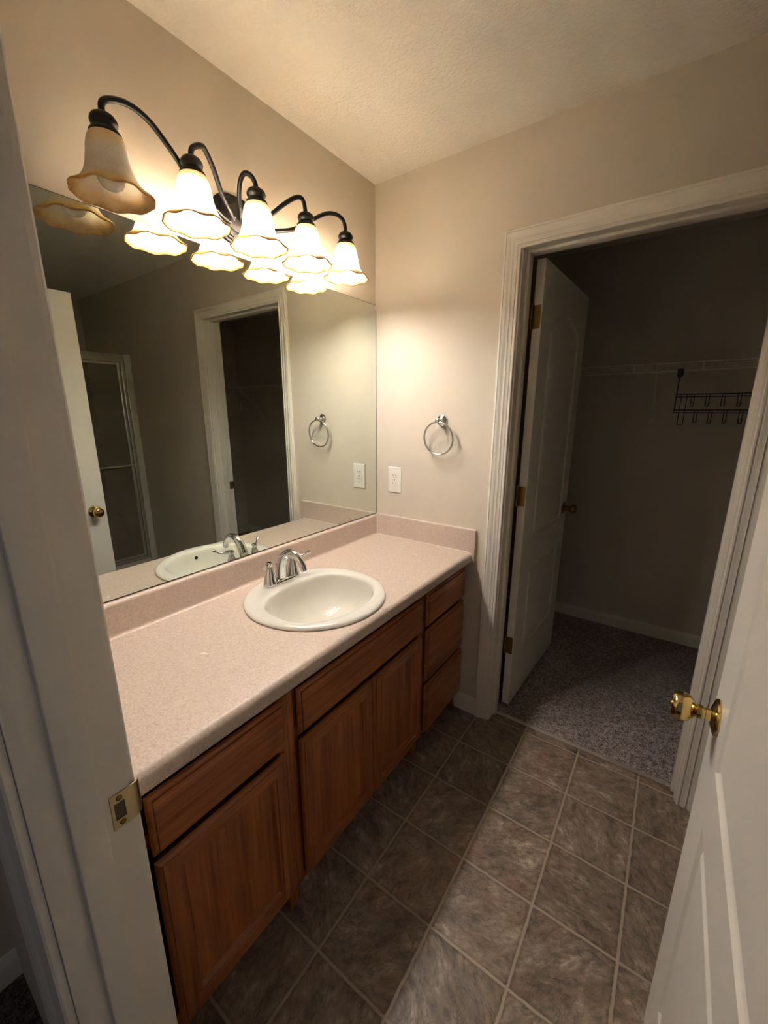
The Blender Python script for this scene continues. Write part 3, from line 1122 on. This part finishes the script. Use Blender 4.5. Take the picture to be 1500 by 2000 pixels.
for i, y in enumerate(LY):
    dz = tilt(y)
    zc = 2.070 + dz     # shade neck
    pts = spline(arm_points(i), 8)
    obj('arm', tube(bmesh.new(), pts, .0068, 14), 'bronze', vl, 50)
    cup = [(0, .0405), (.0100, .0405), (.0165, .0390), (.0225, .0350), (.0265, .0290), (.0278, .0240), (.0268, .0195), (.0232, .0160), (.0225, .0140), (.0240, .0115), (.0285, .0075), (.0318, .0030), (.0328, -.0010), (.0325, -.0030), (.0290, -.0030), (.0290, .0010), (0, .0010)]
    obj('socket_cup', lathe(bmesh.new(), cup, (LX, y, zc - .003), (0, 0, 1), 32), 'bronze', vl, 40)
    bm = lathe(bmesh.new(), SH, (LX, y, zc), (0, 0, -1), 96, shade_mod, SUV)
    sh_o = obj('lamp_shade', bm, 'shade', vl, 0)
    for p in sh_o.data.polygons:
        p.use_smooth = True
    bulb = [(0, .004), (.0130, .004), (.0132, .022), (.0150, .034), (.0200, .046), (.0255, .058), (.0285, .070), (.0290, .080), (.0270, .091), (.0215, .101), (.0130, .1070), (.006, .1088), (0, .1092)]
    bo = obj('bulb', lathe(bmesh.new(), bulb, (LX, y, zc), (0, 0, -1), 32), 'bulb_off' if i == 0 else 'bulb', vl, 60)
    if i == 0:
        bo['label'] = 'unlit bulb'

# ------------------------------------------------------------------ towel ring and outlet
tr_ = thing('towel_ring', 'chrome towel ring on the beige wall beside the closet casing', 'towel ring', (.372, 0, 1.425))
obj('rosette', lathe(bmesh.new(), [(0, .0003), (.0255, .0003), (.0260, .004), (.0245, .0070), (.0200, .0085), (.0165, .0115), (.0120, .0145), (0, .0145)], (.372, 0, 1.425), (0, -1, 0), 40), 'chrome', tr_, 35)
obj('post', lathe(bmesh.new(), [(0, .012), (.0100, .012), (.0085, .020), (.0072, .030), (.0085, .036), (.0108, .040), (.0115, .045), (.0108, .050), (.0075, .054), (0, .0555)], (.372, 0, 1.425), (0, -1, 0), 28), 'chrome', tr_, 40)
RC = Vector((.373, -.0445, 1.3465))
R_ = .0715
pts = []
for k in range(56):
    th = 2 * PI * k / 56
    pts.append(RC + Vector((R_ * math.cos(th), -.010 * (1 - math.sin(th)) * .0 + .016 * (1 - math.sin(th)) * .5, R_ * math.sin(th))))
obj('ring', tube(bmesh.new(), pts, .0045, 14, closed=True), 'nickel', tr_, 60)

ot = thing('wall_outlet', 'white duplex outlet on the wall above the side splash', 'outlet', (.119, 0, 1.132))
bm = bmesh.new()
ring_loops(bm, [[(.119 + sx * (.0395 - i), -d, 1.132 + sz * (.0645 - i)) for sx, sz in ((-1, -1), (1, -1), (1, 1), (-1, 1))] for i, d in ((0, .0003), (0, .003), (.001, .0045), (.003, .0058), (.006, .0062))])
cp = obj('cover_plate', bm, 'plastic', ot, 30)
for s in (-1, 1):
    zc = 1.132 + s * .0195
    bm = bmesh.new()
    lp = []
    for k in range(40):
        th = 2 * PI * k / 40
        lp.append((.0172 * math.cos(th), max(-.0142, min(.0142, .0172 * math.sin(th)))))
    ring_loops(bm, [[(.119 + x, -d, zc + z) for x, z in [(a * f, c * f) for a, c in lp]] for f, d in ((1, .0060), (1, .0072), (.95, .0078))])
    rc = obj('receptacle', bm, 'plastic', ot, 30)
    bm = bmesh.new()
    box(bm, .119 - .0075, .119 - .0051, -.0081, -.0076, zc - .0005, zc + .0080)
    box(bm, .119 + .0055, .119 + .0075, -.0081, -.0076, zc + .0005, zc + .0070)
    lathe(bm, [(0, .0076), (.0026, .0076), (.0026, .0081), (0, .0081)], (.119, 0, zc - .0070), (0, -1, 0), 14)
    obj('slot', bm, 'dark', rc, 0)
obj('screw', lathe(bmesh.new(), [(0, .006), (.0032, .006), (.0030, .0070), (0, .0073)], (.119, 0, 1.132), (0, -1, 0), 14), 'nickel', ot)

# ------------------------------------------------------------------ closet shelf, hook rack, hanger
ws = thing('wire_shelf', 'long white ventilated wire shelf along the closet wall', 'shelf', (1.5, 1.2, 1.70))
SX0, SX1, SYF, SYB = .02, 2.985, 1.055, 1.345
SZT, SZB = 1.714, 1.673
bm = bmesh.new()
x = SX0 + .01
while x < SX1:
    tube(bm, [(x, SYB, SZT + .003), (x, SYF, SZT + .003)], .0013, 5)
    x += .0254
obj('wire_deck', bm, 'wire', ws, 60)
for (yy, zz, r) in ((SYF, SZT, .0044), (SYF, SZB, .0044), (SYB, SZT, .0030), ((SYF + SYB) / 2, SZT, .0028)):
    obj('rail', tube(bmesh.new(), [(SX0, yy, zz), (SX1, yy, zz)], r, 10), 'wire', ws, 60)
k = 0
x = .083
while x < SX1 - .01:
    obj('lip_tie', nbox(x - .0055, x + .0055, SYF - .0055, SYF + .002, SZB - .003, SZT + .003, .001, 1), 'wire', ws)
    x += .3048
for bx in (1.103, 2.578):
    bm = bmesh.new()
    a, c = Vector((bx, SYF + .002, SZT - .006)), Vector((bx, 1.352, 1.425))
    tube(bm, [a, c], .0055, 8)
    br = obj('bracket', bm, 'wire', ws, 60)
    bm = nbox(bx - .014, bx + .014, 1.349, 1.3595, 1.395, 1.438, .003)
    obj('bracket_foot', bm, 'wire', br)
for cx_ in (.55, 1.45, 2.2):
    obj('wall_clip', nbox(cx_ - .010, cx_ + .010, 1.336, 1.3595, SZT - .012, SZT + .010, .003), 'wire', ws)

hr = thing('hook_rack', 'black wire over-door hook rack hanging from the closet shelf', 'hook rack', (1.36, 1.04, 1.55))
HY = 1.038
HX0, HX1 = 1.206, 1.640
for hx in (HX0 + .003, HX1 - .003):
    bm = bmesh.new()
    # strap hooks over the lower shelf rail, then runs down to the bottom rod
    lp = [(SYF + .012, 1.652), (SYF + .012, 1.676), (SYF + .006, 1.6825), (SYF - .006, 1.6825), (HY - .001, 1.676), (HY - .001, 1.600), (HY, 1.463)]
    tube(bm, [(hx, y_, z_) for y_, z_ in lp], .0028, 8)
    s_ = obj('strap', bm, 'black', hr, 60)
    bm = bmesh.new()
    sh_ = []
    for (dx, z_) in ((-.012, 1.681), (.016, 1.681), (.016, 1.650), (.010, 1.638), (.000, 1.634), (-.008, 1.638), (-.012, 1.650)):
        sh_.append((hx + dx, z_))
    ring_loops(bm, [[(px, y_, z_) for px, z_ in sh_] for y_ in (HY - .006, HY - .0015)])
    pd = obj('pad', bm, 'navy', s_, 30)
    pd['label'] = 'navy blue hook pad'
for (z_, y_) in ((1.553, HY), (1.540, HY - .004), (1.473, HY), (1.459, HY - .004)):
    obj('rod', tube(bmesh.new(), [(HX0, y_, z_), (HX1, y_, z_)], .0026, 8), 'black', hr, 60)


def prong(x0, zt, ln, w):
    bm = bmesh.new()
    for s in (-.5, .5):
        xx = x0 + s * w
        p = [(xx, HY - .004, zt + .006), (xx, HY - .006, zt - ln * .45), (xx, HY - .009, zt - ln * .85), (xx, HY - .018, zt - ln), (xx, HY - .028, zt - ln * .92), (xx, HY - .033, zt - ln * .72)]
        tube(bm, spline(p, 4), .0019, 7)
        lathe(bm, [(0, -.003), (.003, -.0015), (.003, .0015), (0, .003)], p[-1], (0, 0, 1), 8)
    tube(bm, [(x0 - .5 * w, HY - .018, zt - ln), (x0 + .5 * w, HY - .018, zt - ln)], .0019, 7)
    return bm


for k in range(5):
    obj('hook', prong(1.280 + k * .0622, 1.545, .052, .013), 'black', hr, 60)
    obj('hook', prong(1.303 + k * .0600, 1.466, .058, .013), 'black', hr, 60)
for px in (1.243, 1.603):
    obj('coat_hook', prong(px, 1.548, .150, .024), 'black', hr, 60)

hg = thing('clothes_hanger', 'pale plastic hanger on the closet shelf, seen in the mirror', 'hanger', (2.555, SYF, 1.60))
hd = Vector((3.80, 2.55, 0)).normalized()
hc = Vector((2.555, SYF, 0))


def hp(u, z):
    return hc + hd * u + Vector((0, 0, z))


pts = [hp(-.020, 1.664), hp(-.018, 1.678), hp(-.004, 1.6815), hp(.012, 1.672), hp(.012, 1.655), hp(.002, 1.640), hp(0, 1.610), hp(0, 1.585)]
obj('hook', tube(bmesh.new(), spline(pts, 5), .0020, 8), 'wire', hg, 60)
pts = [hp(0, 1.587), hp(.09, 1.548), hp(.165, 1.510), hp(.180, 1.495), hp(.165, 1.486), hp(0, 1.484), hp(-.165, 1.486), hp(-.180, 1.495), hp(-.165, 1.510), hp(-.09, 1.548)]
obj('shoulder_frame', tube(bmesh.new(), pts, .0040, 8, closed=True), 'wire', hg, 60)

# ------------------------------------------------------------------ shower, seen in the mirror
SX = 2.50
sw = thing('shower', 'white framed shower stall with obscure glass door, reflected in the mirror', 'shower', (2.9, -.47, 0))
bm = bmesh.new()
box(bm, SX, 3.30, -.945, -.005, 0.001, .10)             # pan
box(bm, SX, SX + .075, -.945, -.005, .10, .185, .008)   # curb
box(bm, 3.285, 3.315, -.945, -.005, .10, 1.91)          # back wall panel
box(bm, SX + .02, 3.285, -.030, -.005, .10, 1.91)
box(bm, SX + .02, 3.285, -.945, -.920, .10, 1.91)
box(bm, SX - .012, SX + .02, -.057, -.004, .10, 1.912, .005)
box(bm, SX - .012, SX + .02, -.946, -.893, .10, 1.912, .005)
box(bm, 2.93, 3.285, -.920, -.030, .10, .475, .02)      # moulded seat
obj('stall', bm, 'fiberglass', sw, 30)
bm = bmesh.new()
box(bm, SX - .006, SX + .030, -.892, -.058, 1.845, 1.905, .004)
box(bm, SX - .004, SX + .028, -.892, -.058, .186, .212, .004)
for ya, yb in ((-.083, -.058), (-.892, -.867)):
    box(bm, SX - .006, SX + .030, ya, yb, .190, 1.86, .004)
obj('door_frame', bm, 'aluminum', sw, 30)
bm = bmesh.new()
for ya, yb in ((-.112, -.088), (-.862, -.838)):
    box(bm, SX - .010, SX + .014, ya, yb, .216, 1.842, .005)
box(bm, SX - .008, SX + .012, -.84, -.11, 1.822, 1.842, .003)
box(bm, SX - .008, SX + .012, -.84, -.11, .216, .240, .003)
gd = obj('shower_door', bm, 'aluminum', sw, 30)
obj('glass_pane', nbox(SX - .001, SX + .004, -.84, -.11, .236, 1.826), 'obscure', gd, 0)
bm = bmesh.new()
tube(bm, [(SX - .040, -.838, 1.025), (SX - .040, -.100, 1.025)], .0075, 12)
for yy in (-.840, -.100):
    tube(bm, [(SX - .008, yy, 1.025), (SX - .040, yy, 1.025)], .0080, 10)
obj('towel_bar', bm, 'aluminum', gd, 50)
